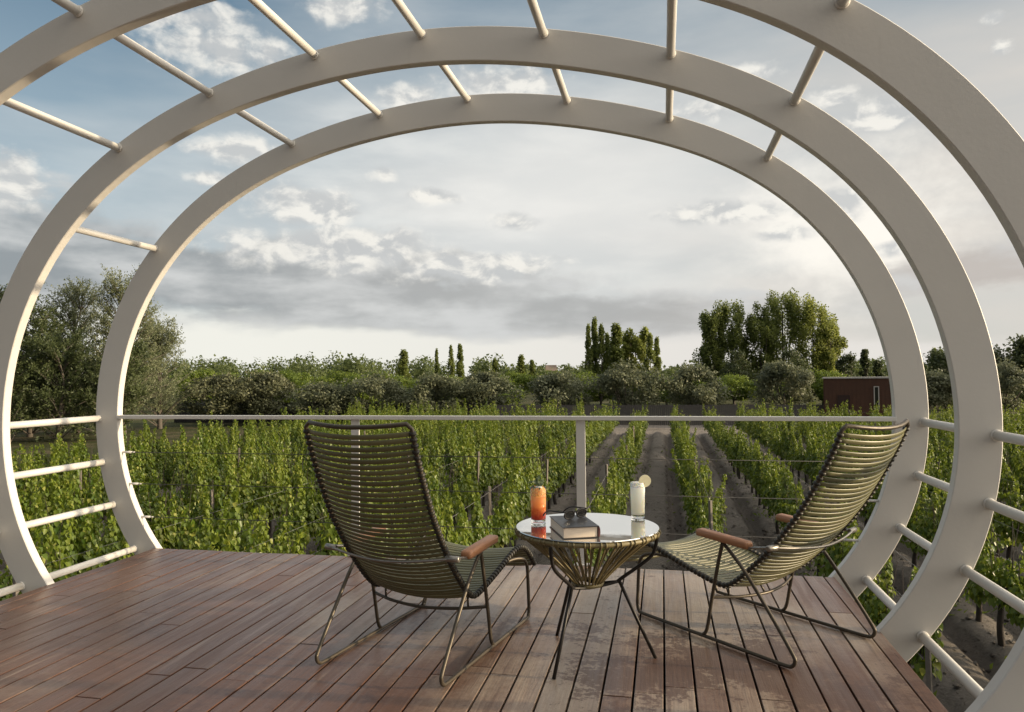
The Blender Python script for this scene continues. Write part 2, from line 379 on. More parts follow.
lit = t.step(t.m('SUBTRACT', nfine, nfin2), -.10, .12)
ccol = t.mix(lit, C8(196, 198, 198), C8(243, 240, 232))
front = t.step(sep.outputs[1], -.1, .2)
c = t.mix(t.m('MULTIPLY', t.m('MULTIPLY', ca, front), .88), c, ccol)
# pale light ground beyond the horizon is real ground; below it the dome is dull
c = t.mix(t.step(el, -.2, -2.0), c, C8(120, 118, 108))
t.l.new(c, bg.inputs['Color']); bg.inputs['Strength'].default_value = STR
sl = bpy.data.lights.new('sun', 'SUN'); sl.energy = 4.0; sl.angle = R(.6); sl.color = (1.0, .79, .52)
so = bpy.data.objects.new('sun', sl); COL.objects.link(so)
sd = Vector((math.sin(R(SUN_AZ)) * math.cos(R(SUN_EL)), math.cos(R(SUN_AZ)) * math.cos(R(SUN_EL)), math.sin(R(SUN_EL))))
so.rotation_euler = sd.to_track_quat('Z', 'Y').to_euler(); so.location = (30, 5, 12)
V = S.view_settings; V.view_transform = 'Standard'; V.look = 'None'; V.gamma = 1; V.exposure = 0.48; V.use_curve_mapping = False

# ------------------------------------------------------------------ ground
ROW0, ROWS, RSP = .75, 1.95, 1.0
def soil_z(x, y):
    if not (-20 < x < 32 and 5 < y < 49): return 0.0
    u = ((x - ROW0 + .975) % ROWS) - .975               # distance from the vine row
    bed = .12 * math.exp(-((abs(u) - .975) / .42) ** 2)
    rut = -.20 * math.exp(-((u + .48) / .17) ** 2) - .10 * math.exp(-((u - .45) / .14) ** 2) + .09 * math.exp(-(u / .26) ** 2)
    return bed + rut
xs = sorted(set([-3000, -1500, -700, -350, -180, -90, -60, -45, -34, -27, -22] + [round(-20.25 + i * .15, 3) for i in range(int(52.5 / .15) + 1)] + [36, 45, 60, 90, 180, 350, 700, 1500, 3000]))
ys = sorted(set([-3000, -900, -300, -100, -40, -15, -5, 0] + [round(4 + i * .22, 2) for i in range(210)] + [55, 62, 75, 95, 130, 200, 350, 700, 1500, 3000]))
gv = []
for y in ys:
    for x in xs:
        j = random.gauss(0, .013) + .02 * math.sin(x * 7.1 + y * 3.3) + .02 * math.sin(y * 1.9 - x * 2.3) if -20 < x < 32 and 5 < y < 49 else 0
        gv.append((x, y, GZ + soil_z(x, y) + j))
nx = len(xs); gf = np.array([(j * nx + i, j * nx + i + 1, (j + 1) * nx + i + 1, (j + 1) * nx + i) for j in range(len(ys) - 1) for i in range(nx - 1)])
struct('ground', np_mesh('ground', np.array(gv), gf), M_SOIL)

# ------------------------------------------------------------------ deck
DL, DR, DF, DB = -3.545, .978, 4.65, -1.2
dk = thing('deck', 'raised hardwood deck of long weathered red brown boards above the vineyard', 'deck', (0, 0, 0))
bm = bmesh.new(); pitch = .11515; g0 = -2.7904 * CAM_H
i0 = math.ceil((DL - g0) / pitch) - 1
x = DL
edges = [DL] + [g0 + k * pitch for k in range(i0 + 1, 60) if DL + .05 < g0 + k * pitch < DR - .05] + [DR]
for a, b in zip(edges, edges[1:]):
    y1 = DF; first = random.uniform(.5, 2.6)
    y = DF
    while y > DB:
        L = first if y == DF else random.choice((2.1, 2.7, 3.3)); first = None if y == DF else first
        ye = max(DB, y - L)
        if ye - DB < .25: ye = DB
        add_box(bm, ((a + b) / 2, (y + ye) / 2, -.014 + random.uniform(-.0012, .0012)), (b - a - .0085, y - ye - .003, .028), bev=.0025)
        y = ye
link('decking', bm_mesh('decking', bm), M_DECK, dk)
bm = bmesh.new()
add_box(bm, ((DL + DR) / 2, DF - .04, -.128), (DR - DL - .06, .03, .19)); add_box(bm, (DR - .10, (DF + DB) / 2, -.128), (.03, DF - DB - .14, .19)); add_box(bm, (DL + .10, (DF + DB) / 2, -.128), (.03, DF - DB - .14, .19))
link('fascia', bm_mesh('fascia', bm), M_JOIST, dk)
bm = bmesh.new()
for k in range(9): add_box(bm, ((DL + DR) / 2, DB + .3 + k * .64, -.12), (DR - DL - .3, .045, .18))
add_box(bm, ((DL + DR) / 2, (DF + DB) / 2, -.225), (DR - DL - .3, DF - DB - .3, .012))
link('joist_frame', bm_mesh('joist_frame', bm), M_JOIST, dk)
for X in (-3.1, -1.28, .5):
    for Y in (.3, 4.1):
        bm = bmesh.new(); add_box(bm, (X, Y, (GZ - .25) / 2), (.14, .14, -GZ - .25)); link('support_post', bm_mesh('support_post', bm), M_JOIST, dk)

# ------------------------------------------------------------------ pergola
C0 = (-.81900 * CAM_H, .82913 * CAM_H)
CO = [v * CAM_H for v in (1.9544, -.18577, .05141, .34294, -.0152, -.05985, -.0196, .02292, .02316, .00861, -.01171, -.01061, -.00634)]
AW = .15274 * CAM_H
def rad(th):
    r = CO[0]
    for k in range(1, 7): r += CO[2 * k - 1] * math.cos(k * th) + CO[2 * k] * math.sin(k * th)
    return r
def arch_pt(th, inset): return (C0[0] + (rad(th) - inset) * math.cos(th), C0[1] + (rad(th) - inset) * math.sin(th))
AY = [4.655, 3.709, 2.754, 1.80]; AT = .055
pg = thing('pergola', 'white steel pergola of flat hoop arches joined by round rods over the deck', 'pergola')
def arch(Y, label):
    bm = bmesh.new(); n = 220; cb = .004
    prof = [(cb, 0), (AW - cb, 0), (AW, cb), (AW, AT - cb), (AW - cb, AT), (cb, AT), (0, AT - cb), (0, cb)]
    rings = []
    for k in range(n):
        th = 2 * math.pi * k / n
        ring = []
        for ins, dy in prof:
            x, z = arch_pt(th, ins); ring.append(bm.verts.new((x, Y + dy, z)))
        rings.append(ring)
    for k in range(n):
        A, B = rings[k], rings[(k + 1) % n]
        for j in range(8):
            f = bm.faces.new((A[j], A[(j + 1) % 8], B[(j + 1) % 8], B[j]))
    bmesh.ops.recalc_face_normals(bm, faces=bm.faces)
    o = link('hoop_arch', bm_mesh('hoop_arch', bm), M_WHITE, pg)
    if label: o['label'] = label
for Y, l in zip(AY, ('hoop arch at the vineyard end of the deck, carrying the handrail', 'middle hoop arch', 'hoop arch nearest the camera, cut off by the photo edges', None)): arch(Y, l)
def on_arch(zt, side):
    """outer edge point at height zt"""
    best = min((abs(arch_pt(R(d * .25), .028)[1] - zt), d) for d in range(0, 1440) if (math.cos(R(d * .25)) > 0) == (side > 0) and abs(math.cos(R(d * .25))) > .5)
    return arch_pt(R(best[1] * .25), .028)
roofs = [(-3.50, 2.11), (-3.078, 2.544), (-2.485, 2.811), (-1.848, 2.973), (-1.232, 3.016), (-.573, 2.963), (.064, 2.789), (.643, 2.509)]
spans = list(zip(AY[1:], AY))
for si, (ya, yb) in enumerate(spans):
    for ri, (x, z) in enumerate(roofs):
        if ri == (1, 0, 0)[si]: continue
        th = math.atan2(z - C0[1], x - C0[0]); x, z = arch_pt(th, .030)
        bm = bmesh.new(); add_tube(bm, [(x, ya + AT - .01, z), (x, yb + .01, z)], .0215, 14); [add_tube(bm, [(x, yy - .007, z), (x, yy - .002, z), (x, yy + .002, z), (x, yy + .007, z)], [.0225, .0262, .0262, .0225], 14) for yy in (ya + AT + .006, yb - .006)]; link('roof_rod', bm_mesh('roof_rod', bm), M_WHITE, pg)
    for side in (-1, 1):
        for zt in (.912, .605, .297, -.008):
            x, z = on_arch(zt, side)
            bm = bmesh.new(); add_tube(bm, [(x, ya + AT - .01, z), (x, yb + .01, z)], .0225, 14); [add_tube(bm, [(x, yy - .007, z), (x, yy - .002, z), (x, yy + .002, z), (x, yy + .007, z)], [.0235, .0272, .0272, .0235], 14) for yy in (ya + AT + .006, yb - .006)]; link('side_rail', bm_mesh('side_rail', bm), M_WHITE, pg)

# ------------------------------------------------------------------ front railing
rl = thing('railing', 'slim white handrail with flat posts and steel cables along the deck front edge', 'railing', (-1.2, DF, 0))
RY = 4.682 - DF
def lx(x): return x + 1.2
xl = -3.86; xr = 1.33
bm = bmesh.new(); add_box(bm, ((lx(xl) + lx(xr)) / 2, RY - .012, .926), (xr - xl, .05, .026), bev=.003); link('handrail', bm_mesh('handrail', bm), M_RAIL, rl)
for X in (-2.033, -.512):
    bm = bmesh.new(); add_box(bm, (lx(X), RY - .012, .4555), (.058, .012, .913), bev=.002); add_box(bm, (lx(X), RY - .012, .006), (.10, .05, .010), bev=.002)
    link('post', bm_mesh('post', bm), M_RAIL, rl)
for zc in (.672, .446, .212):
    xa = max(arch_pt(R(d), AW)[0] for d in [180]); best = None
    def inner_x(side):
        c_ = [(abs(arch_pt(R(d * .5), AW)[1] - zc), arch_pt(R(d * .5), AW)[0]) for d in range(720) if (math.cos(R(d * .5)) > 0) == (side > 0) and abs(math.cos(R(d * .5))) > .4]
        return min(c_)[1]
    xa, xb = inner_x(-1), inner_x(1)
    bm = bmesh.new(); add_tube(bm, [(lx(xa), RY, zc), (lx(xb), RY, zc)], .0026, 6); cb_ = link('cable', bm_mesh('cable', bm), M_CABLE, rl)
    for xx, s in ((xa, 1), (xb, -1)):
        bm = bmesh.new(); add_tube(bm, [(lx(xx) - .01 * s, RY, zc), (lx(xx) + .075 * s, RY, zc)], .0075, 8); add_tube(bm, [(lx(xx) + .075 * s, RY, zc), (lx(xx) + .10 * s, RY, zc)], .0048, 8)
        link('turnbuckle', bm_mesh('turnbuckle', bm), M_RAIL, cb_)

# ------------------------------------------------------------------ lounge chairs
PROF0 = [(-.172, 1.008), (-.138, .918), (-.094, .825), (-.044, .730), (.008, .640), (.070, .552), (.135, .468), (.212, .382), (.290, .305), (.345, .262), (.385, .247), (.43, .249),
        (.50, .262), (.58, .280), (.66, .300), (.74, .321), (.82, .340), (.885, .346), (.945, .334), (1.000, .303), (1.050, .262), (1.095, .214)]
def set_profile(rec):
    global PCs, cum_l, lback, lend
    PROF = [(s_ - rec * max(0, (z - .30) / .70) * (s_ < .33), z - rec * .42 * max(0, (z - .30) / .70) * (s_ < .33)) for s_, z in PROF0]
    PCs = catmull([Vector((0, s_, z)) for s_, z in PROF], 10); cum_l = [0.0]
    for a, b in zip(PCs, PCs[1:]): cum_l.append(cum_l[-1] + (b - a).length)
    lback = cum_l[min(range(len(PCs)), key=lambda i: PCs[i].z if PCs[i].y < .45 else 9)]; lend = cum_l[-1]
def prof_at(l):
    i = max(1, min(len(cum_l) - 1, next((k for k, v in enumerate(cum_l) if v >= l), len(cum_l) - 1)))
    f = (l - cum_l[i - 1]) / max(1e-9, cum_l[i] - cum_l[i - 1]); p = PCs[i - 1].lerp(PCs[i], f); tt = (PCs[i] - PCs[i - 1]).normalized()
    n = Vector((0, -tt.z, tt.y)).normalized()
    if n.z < 0 and n.y < 0: n = -n
    return p, tt, n
HW = .240
def slat(bm, l, bow):
    p, tt, n = prof_at(l); n = Vector((0, tt.z, -tt.y)) if False else n
    # n points to the sitter's side: up and forwards
    nf = Vector((0, -tt.z, tt.y)); nf = nf if (nf.y + nf.z) > 0 else -nf
    w, th, K = .0101, .0040, 14
    jit = random.uniform(-.002, .002)
    rings = []
    for k in range(K + 1):
        u = -1 + 2 * k / K; c = p + Vector((HW * u, 0, 0)) - nf * (bow * (1 - u * u)) + tt * (jit * (1 - u * u))
        rings.append([bm.verts.new(c + tt * (w * math.cos(a)) + nf * (th * math.sin(a))) for a in [2 * math.pi * q / 10 for q in range(10)]])
    for A, B in zip(rings, rings[1:]):
        for q in range(10):
            f = bm.faces.new((A[q], A[(q + 1) % 10], B[(q + 1) % 10], B[q])); f.smooth = True
    bm.faces.new(rings[0][::-1]); bm.faces.new(rings[-1])
def clip(bm, l, side):
    p, tt, n = prof_at(l); c = p + Vector((side * (HW + .004), 0, 0))
    add_tube(bm, [c - tt * .0075, c - tt * .005, c + tt * .005, c + tt * .0075], [.0100, .0138, .0138, .0100], 10)
def bow_at(l):
    f = l / lback
    if f < 1: return .050 * (1 - .25 * f) if f < .8 else .040 - .012 * (f - .8) / .2
    return .026
def make_chair(label, rec):
    set_profile(rec)
    ch = thing('lounge_chair', label, 'lounge chair', group='slatted lounge chairs beside the side table')
    nb, ns = 38, 32
    lb = [.038 + (lback - .052) * k / (nb - 1) for k in range(nb)]; ls = [lback + .012 + (lend - lback - .02) * k / (ns - 1) for k in range(ns)]
    bm = bmesh.new()
    for l in lb: slat(bm, l, bow_at(l))
    link('backrest', bm_mesh('backrest', bm), M_SLAT, ch)
    bm = bmesh.new()
    for l in ls: slat(bm, l, bow_at(l))
    link('seat', bm_mesh('seat', bm), M_SLAT, ch)
    # one closed frame loop: side rails, top and front crossbars
    def cross(l, bow, rev, drop=0):
        p, tt, n = prof_at(l); nf = Vector((0, -tt.z, tt.y)); nf = nf if (nf.y + nf.z) > 0 else -nf
        pts = [p + Vector((HW * u * .93, 0, 0)) - nf * bow * (1 - u * u) + Vector((0, 0, drop)) for u in (-1, -.75, -.5, -.25, 0, .25, .5, .75, 1)]
        return pts[::-1] if rev else pts
    left = [prof_at(l)[0] + Vector((-HW - .004, 0, 0)) for l in [.02 + (lend - .035) * k / 70 for k in range(71)]]
    rightp = [p + Vector((2 * HW + .008, 0, 0)) for p in left][::-1]
    loop = cross(0, .045, True) + left + cross(lend, .02, False) + rightp
    bm = bmesh.new(); add_tube(bm, loop, .0088, 10, closed=True); link('frame', bm_mesh('frame', bm), M_TUBE, ch)
    for s in (-1, 1):
        bm = bmesh.new()
        for l in lb + ls: clip(bm, l, s)
        link('clip_row', bm_mesh('clip_row', bm), M_CLIP, ch)
    for s in (-1, 1):
        q = .292 * s
        bm = bmesh.new()
        sled = [(.235 * s, .735, .306), (.262 * s, .79, .312), (.285 * s, .845, .300), (.291 * s, .875, .262), (q, .882, .21), (q, .890, .10), (q, .893, .045), (q, .882, .017), (q, .855, .010), (q, .60, .010), (q, .40, .010), (q, .2, .010),
                (q, .045, .010), (q, .008, .017), (q, -.006, .040), (q, .006, .068), (q, .10, .190), (q, .22, .335), (q, .30, .412), (q, .345, .448)]
        add_tube(bm, catmull(sled, 5), .0082, 10)
        add_tube(bm, catmull([(q, .47, .014), (q, .445, .05), (q, .415, .19), (q, .375, .36), (q, .350, .450)], 5), .0082, 10)
        link('sled_leg', bm_mesh('sled_leg', bm), M_TUBE, ch)
        bm = bmesh.new()                                  # armrest: rounded wooden pad, slightly tapering
        add_box(bm, (q, 0, 0), (.057, .282, .034), bev=.013)
        for v in bm.verts:
            y = v.co.y; v.co.x = q + (v.co.x - q) * (1.0 - .16 * abs(y / .16) ** 2.5); v.co.z += .478 + y * .050 - .010 * (y / .16) ** 2; v.co.y = y + .345
        for f in bm.faces: f.smooth = True
        link('armrest', bm_mesh('armrest', bm), M_ARM, ch)
    bm = bmesh.new()
    add_tube(bm, catmull([(-.292, .24, .447), (-.300, .17, .462), (-.300, .105, .474), (-.275, .082, .475), (-.20, .062, .467), (-.10, .045, .458), (0, .038, .454), (.10, .045, .458), (.20, .062, .467), (.275, .082, .475), (.300, .105, .474), (.300, .17, .462), (.292, .24, .447)], 6), .0058, 8)
    br = link('back_brace', bm_mesh('back_brace', bm), M_CHROME, ch)
    for s in (-1, 1):
        bm = bmesh.new(); add_tube(bm, [(s * .262, .088, .475), (s * .266, .088, .475), (s * .318, .094, .4755), (s * .322, .094, .4755)], [.009, .0125, .0125, .009], 12); link('clamp', bm_mesh('clamp', bm), M_CHROME, br)
    bm = bmesh.new()
    add_tube(bm, catmull([(-.292, .418, .195), (-.25, .40, .192), (-.15, .365, .186), (0, .345, .182), (.15, .365, .186), (.25, .40, .192), (.292, .418, .195)], 6), .0072, 8)
    for X in (-.21, 0, .21): add_tube(bm, [(X, .355 + .8 * X * X, .185), (X, .385, .226 + .3 * X * X)], .005, 6)
    link('seat_brace', bm_mesh('seat_brace', bm), M_TUBE, ch)
    return ch
c1 = make_chair('olive slatted lounge chair left of the table, its shaded back to the camera', -.034)
c1.location = (-1.129, 2.8015, 0); c1.rotation_euler.z = math.atan2(-.2022, .9793)
c2 = make_chair('olive slatted lounge chair right of the table, back glowing golden in sunlight', .034)
c2.location = (.7055, 3.374, 0); c2.rotation_euler.z = math.atan2(.7173, .6968)

# ------------------------------------------------------------------ side table
TC = (-.325, 3.175); TZ = .553
tb = thing('side_table', 'round side table with mirror glass top over a golden cord basket on black legs', 'side table', (TC[0], TC[1], 0))
bm = bmesh.new(); add_lathe(bm, [(.301, TZ - .006), (.3045, TZ - .003), (.303, TZ), (.0, TZ)], 96); [setattr(f, 'smooth', False) for f in bm.faces]
link('tabletop', bm_mesh('tabletop', bm), M_TOP, tb)
bm = bmesh.new()
NC = 30
ring = [(.2965 * math.cos(2 * math.pi * k / 72), .2965 * math.sin(2 * math.pi * k / 72), TZ - .017) for k in range(72)]
add_tube(bm, ring, .0098, 8, closed=True)
for k in range(NC * 2):                                   # whippings over the rim
    a = 2 * math.pi * (k // 2 + (.32 if k % 2 else -.32) * .5) / NC
    ca, sa = math.cos(a), math.sin(a)
    add_tube(bm, [((.2965 + .0118 * math.cos(q)) * ca, (.2965 + .0118 * math.cos(q)) * sa, TZ - .017 + .0118 * math.sin(q)) for q in [2 * math.pi * j / 10 for j in range(10)]], .0028, 6, closed=True)
link('rim', bm_mesh('rim', bm), M_CORD, tb)
bm = bmesh.new()
for k in range(NC):
    for s in (-.16, .16):
        a = 2 * math.pi * (k + s) / NC
        b_ = 2 * math.pi * (k + s * .5) / NC + .10
        pts = [((.293 * (1 - f) + .058 * f - .012 * math.sin(math.pi * f)) * math.cos(a * (1 - f) + b_ * f), (.293 * (1 - f) + .058 * f - .012 * math.sin(math.pi * f)) * math.sin(a * (1 - f) + b_ * f), (TZ - .024) * (1 - f) + .312 * f) for f in (0, .2, .4, .6, .8, 1)]
        add_tube(bm, pts, .0033, 6)
add_tube(bm, [(.062 * math.cos(2 * math.pi * k / 24), .062 * math.sin(2 * math.pi * k / 24), .312) for k in range(24)], .009, 6, closed=True)
link('cord_basket', bm_mesh('cord_basket', bm), M_CORD, tb)
az0 = math.atan2(2.914 - 3.175, -.456 + .343)
for k in range(3):
    a = az0 + k * 2 * math.pi / 3; ca, sa = math.cos(a), math.sin(a)
    bm = bmesh.new()
    add_tube(bm, catmull([(.296 * ca, .296 * sa, TZ - .034), (.288 * ca, .288 * sa, .47), (.262 * ca, .262 * sa, .42), (.15 * ca, .15 * sa, .338), (.125 * ca, .125 * sa, .318)], 5), .0078, 8)
    add_tube(bm, [(.132 * ca, .132 * sa, .326), (.205 * ca, .205 * sa, .165), (.282 * ca, .282 * sa, .0)], .0075, 8)
    b2 = a + 2 * math.pi / 3
    add_tube(bm, catmull([(.128 * ca, .128 * sa, .319), (.045 * math.cos((a + b2) / 2), .045 * math.sin((a + b2) / 2), .303), (.128 * math.cos(b2), .128 * math.sin(b2), .319)], 6), .0065, 8)
    link('leg', bm_mesh('leg', bm), M_BLACK, tb)

def at_table(px, py, z=TZ):
    d = (fwd + r2 * ((px - 512) / FPX) - u2 * ((py - 356) / FPX)); k = (z - CAM_H) / d.z
    return d.x * k, d.y * k
def highball(name, label, px, py, h, r, lmat, fill):
    x, y = at_table(px, py); g = thing(name, label, 'drink', (x, y, TZ + .0008))
    bm = bmesh.new()
    add_lathe(bm, [(0.0, 0), (r * .90, 0), (r * .93, .004), (r, h), (r - .0022, h), (r * .93 - .0024, .014), (0, .013)], 40)
    bmesh.ops.remove_doubles(bm, verts=bm.verts, dist=1e-5); bmesh.ops.recalc_face_normals(bm, faces=bm.faces); link('glass', bm_mesh('glass', bm), M_GLASS, g)
    bm = bmesh.new(); add_lathe(bm, [(0, .0136), (r * .93 - .0030, .0142), (r * .934 + .0003, .0170), (r * (.93 + .07 * fill / h) + .0003, fill), (0, fill + .001)], 40)
    bmesh.ops.remove_doubles(bm, verts=bm.verts, dist=1e-5); bmesh.ops.recalc_face_normals(bm, faces=bm.faces); link('drink', bm_mesh('drink', bm), lmat, g)
    return g
d1 = highball('spritz_glass', 'tall glass of orange spritz with ice and a herb sprig on the table', 538.5, 522.5, .155, .0345, M_SPRITZ, .118)
bm = bmesh.new()
for (x, y, z, r_) in ((.008, .004, .135, .4), (-.010, -.006, .128, 1.1), (.004, -.010, .147, .8)): add_box(bm, (x, y, z), (.024, .024, .024), r_, .004)
link('ice', bm_mesh('ice', bm), M_ICE, d1)
n = 46; P = np.stack([rng.normal(0, .016, n), rng.normal(0, .012, n), .145 + rng.uniform(0, .045, n)], 1); D = np.stack([rng.normal(size=n), rng.normal(size=n), rng.uniform(-.2, .9, n)], 1)
link('garnish', leaf_mesh('garnish', P, D, rng.uniform(.012, .022, n), .9, 6), M_HERB, d1)
d2 = highball('lemonade_glass', 'tall glass of cloudy lemonade with a lemon wheel on its rim', 638, 517.5, .158, .0325, M_LEMON, .138)
bm = bmesh.new()
for (x, y, z, r_) in ((.006, .006, .142, .3), (-.009, -.004, .146, 1.0)): add_box(bm, (x, y, z), (.024, .024, .022), r_, .004)
link('ice', bm_mesh('ice', bm), M_ICE, d2)
lw = bmesh.new(); seg = 28; thk = .005
for (r_, yy) in ((.0275, 0),): 
    A = [lw.verts.new((.0275 * math.cos(2 * math.pi * k / seg), -thk / 2, .0275 * math.sin(2 * math.pi * k / seg))) for k in range(seg)]
    B = [lw.verts.new((.0275 * math.cos(2 * math.pi * k / seg), thk / 2, .0275 * math.sin(2 * math.pi * k / seg))) for k in range(seg)]
    lw.faces.new(A[::-1]); lw.faces.new(B)
    for k in range(seg): lw.faces.new((A[k], A[(k + 1) % seg], B[(k + 1) % seg], B[k]))
bmesh.ops.recalc_face_normals(lw, faces=lw.faces)
lo = link('lemon_wheel', bm_mesh('lemon_wheel', lw), M_PEEL, d2, (.033, -.004, .165)); lo.rotation_euler = (R(6), 0, R(14))
# the book
pa = Vector(at_table(563.5, 539.5)); pb = Vector(at_table(599, 537.8)); pd = Vector(at_table(551.8, 527.0))
ux = (pb - pa).normalized(); bw = (pb - pa).length; bd = (pd - pa).length; rzb = math.atan2(ux.y, ux.x)
uy = Vector((-ux.y, ux.x)); bd = max(.15, abs((pd - pa).dot(uy)))
bk = thing('book', 'thick black covered book lying on the glass table under the sunglasses', 'book', (pa.x, pa.y, TZ + .0006), rzb)
BT = .046
bm = bmesh.new(); add_box(bm, (bw / 2 - .002, bd / 2, BT / 2), (bw - .008, bd - .008, BT - .006), bev=.001); link('pages', bm_mesh('pages', bm), M_PAGES, bk)
bm = bmesh.new(); add_box(bm, (bw / 2, bd / 2, BT - .0014), (bw + .004, bd + .002, .0028), bev=.0008); add_box(bm, (bw / 2, bd / 2, .0014), (bw + .004, bd + .002, .0028), bev=.0008)
link('cover', bm_mesh('cover', bm), M_COVER, bk)
bm = bmesh.new(); add_tube(bm, [(bw - .0005, 0, BT / 2), (bw - .0005, bd, BT / 2)], BT / 2 - .0012, 20)
for v in bm.verts: v.co.x = bw - .0005 + max(-.001, (v.co.x - bw + .0005) * .32)
link('spine', bm_mesh('spine', bm), M_SPINE, bk)
# sunglasses
gx, gy = at_table(575.5, 519.0, TZ + BT)
sg = thing('sunglasses', 'black sunglasses with dark lenses resting on the book', 'sunglasses', (gx, gy, TZ + BT + .001), rzb + .55)
for s in (-1, 1):
    bm = bmesh.new(); n = 20
    o_ = [Vector((s * .034 + .029 * math.cos(a) * (1 + .08 * math.cos(a) * s), -.006 * math.cos(a) * s * 0 - .006 * abs(math.cos(a)) * 0, .0205 + .0175 * math.sin(a))) for a in [2 * math.pi * k / n for k in range(n)]]
    A = [bm.verts.new(p + Vector((0, -.001, 0))) for p in o_]; B = [bm.verts.new(p + Vector((0, .001, 0))) for p in o_]
    bm.faces.new(A[::-1]); bm.faces.new(B)
    for k in range(n): bm.faces.new((A[k], A[(k + 1) % n], B[(k + 1) % n], B[k]))
    bmesh.ops.recalc_face_normals(bm, faces=bm.faces)
    link('lens', bm_mesh('lens', bm), M_LENS, sg)
    bm = bmesh.new(); add_tube(bm, o_, .0032, 8, closed=True); link('rim', bm_mesh('rim', bm), M_BLACK, sg)
    bm = bmesh.new(); add_tube(bm, catmull([(s * .064, 0, .034), (s * .068, .012, .034), (s * .068, .085, .030), (s * .064, .115, .018), (s * .060, .132, .003)], 6), [.0030] * 25, 8); link('temple', bm_mesh('temple', bm), M_BLACK, sg)
bm = bmesh.new(); add_tube(bm, catmull([(-.010, 0, .028), (0, -.002, .033), (.010, 0, .028)], 5), .0026, 8); link('bridge', bm_mesh('bridge', bm), M_BLACK, sg)

# ------------------------------------------------------------------ the vineyard
def vine_proto(seed, shoots=8, lps=112):
    g = np.random.default_rng(seed); P = []; D = []; Sz = []
    vig = g.uniform(.66, 1.18)
    for i in range(shoots):
        y = -.48 + .96 * (i + g.uniform(.1, .9)) / shoots; x = g.normal(0, .07); z = .64 + g.normal(0, .06)
        tall = vig * g.choice([g.uniform(.45, .75), g.uniform(.85, 1.15), g.uniform(1.15, 1.55)], p=[.35, .40, .25]) * (1.08 - .3 * abs(y)); fat = g.uniform(1.0, 1.55)
        lean = np.array([g.normal(0, .12), g.normal(0, .14), 1.0]); p = np.array([x, y, z]); nl = int(lps * tall * min(fat, 1.35))
        droop = g.random() < .12
        for j in range(nl):
            f = j / nl; d = lean / np.linalg.norm(lean)
            if droop: d = d + np.array([np.sign(lean[0]) * 1.4 * f * f, 0, -1.5 * f * f]); d /= np.linalg.norm(d)
            p = p + d * (tall / nl)
            a = g.uniform(0, 2 * math.pi); out = np.array([math.cos(a), math.sin(a), 0])
            pet = fat * g.uniform(.02, .150) * (1 - .88 * f ** 1.1)
            P.append(p + out * pet + np.array([0, 0, g.uniform(-.03, .03)])); D.append(out * .55 + np.array([g.normal(0, .12), g.normal(0, .12), g.uniform(-1.05, -.55) + (1.7 * f if f > .90 else 0)])); Sz.append(g.uniform(.066, .112) * (1.08 - .55 * f ** 1.6))
    for i in range(150):                                   # leaves round the head and hanging low
        a = g.uniform(0, 2 * math.pi); out = np.array([math.cos(a), math.sin(a), 0])
        P.append(np.array([g.normal(0, .09), g.uniform(-.45, .45), g.uniform(.50, .92)])); D.append(out * .6 + np.array([0, 0, g.uniform(-1.3, -.2)])); Sz.append(g.uniform(.06, .105))
    return np.array(P), np.array(D), np.array(Sz)
protos = [vine_proto(100 + i) for i in range(9)]
vroots = []
for i, (P, D, Sz) in enumerate(protos):
    up = np.stack([D[:, 0] * 2.2, D[:, 1] * 2.2, np.full(len(P), .9)], 1)
    fol = leaf_mesh('vine_foliage', P, D, Sz, .86, 6, up=up, nv=.30)
    fol.materials.append(M_VINE)
    bm = bmesh.new(); g = random.Random(i)
    tr = [(g.uniform(-.02, .02), g.uniform(-.02, .02), -.08), (g.uniform(-.03, .03), g.uniform(-.04, .04), .22), (g.uniform(-.03, .03), g.uniform(-.05, .05), .48), (0, 0, .70)]
    add_tube(bm, catmull(tr, 4), [.050 - .018 * k / 12 for k in range(13)], 8)
    for s in (-1, 1): add_tube(bm, catmull([(0, 0, .66), (.02 * s, .14 * s, .74), (.01, .36 * s, .76), (-.01, .58 * s, .75)], 4), [.026 - .012 * k / 12 for k in range(13)], 7)
    for k in range(7):
        yy = g.uniform(-.55, .55); add_tube(bm, [(0, yy, .75), (g.uniform(-.06, .06), yy + g.uniform(-.05, .05), 1.15), (g.uniform(-.12, .12), yy + g.uniform(-.1, .1), 1.6)], [.007, .005, .003], 5)
    trk = bm_mesh('vine_trunk', bm); trk.materials.append(M_BARK)
    vroots.append((fol, trk))
def in_view(x, y, m=6.0):
    d = -sy * x + cy * y; xc = cy * x + sy * y
    return d > 2 and abs(xc) < d * (530 / FPX) + m
ORD = ['first', 'second', 'third', 'fourth', 'fifth', 'sixth', 'seventh', 'eighth', 'ninth', 'tenth', 'eleventh', 'twelfth', 'thirteenth', 'fourteenth', 'fifteenth', 'sixteenth']
plants = []; rows = {}
for k in range(-10, 16):
    X = ROW0 + ROWS * k
    y0 = {0: 13.2, -1: 11.6, 1: 9.2}.get(k, 7.3 + .35 * abs(math.sin(k * 1.7)))
    if X < -12: y0 = 8.5
    y = y0 + random.uniform(0, .3)
    while y < 48.3:
        if in_view(X, y, 3.0) and random.random() > .06:
            gs = (.86 if abs(k) <= 1 else 1.0) * random.uniform(.88, 1.12)
            plants.append((math.hypot(X, y), k, X + random.gauss(0, .05), y, random.uniform(-.12, .12) + (math.pi if random.random() < .5 else 0), gs))
        y += RSP + random.uniform(-.07, .07)
    rows[k] = (X, y0)
plants.sort()
def strict_view(x, y): 
    d = -sy * x + cy * y; xc = cy * x + sy * y
    return abs(xc) < d * (512 / FPX) + .4
near = [p for p in plants if strict_view(p[2], p[3])][:290]; nset = set(map(id, near)); far = [p for p in plants if id(p) not in nset]
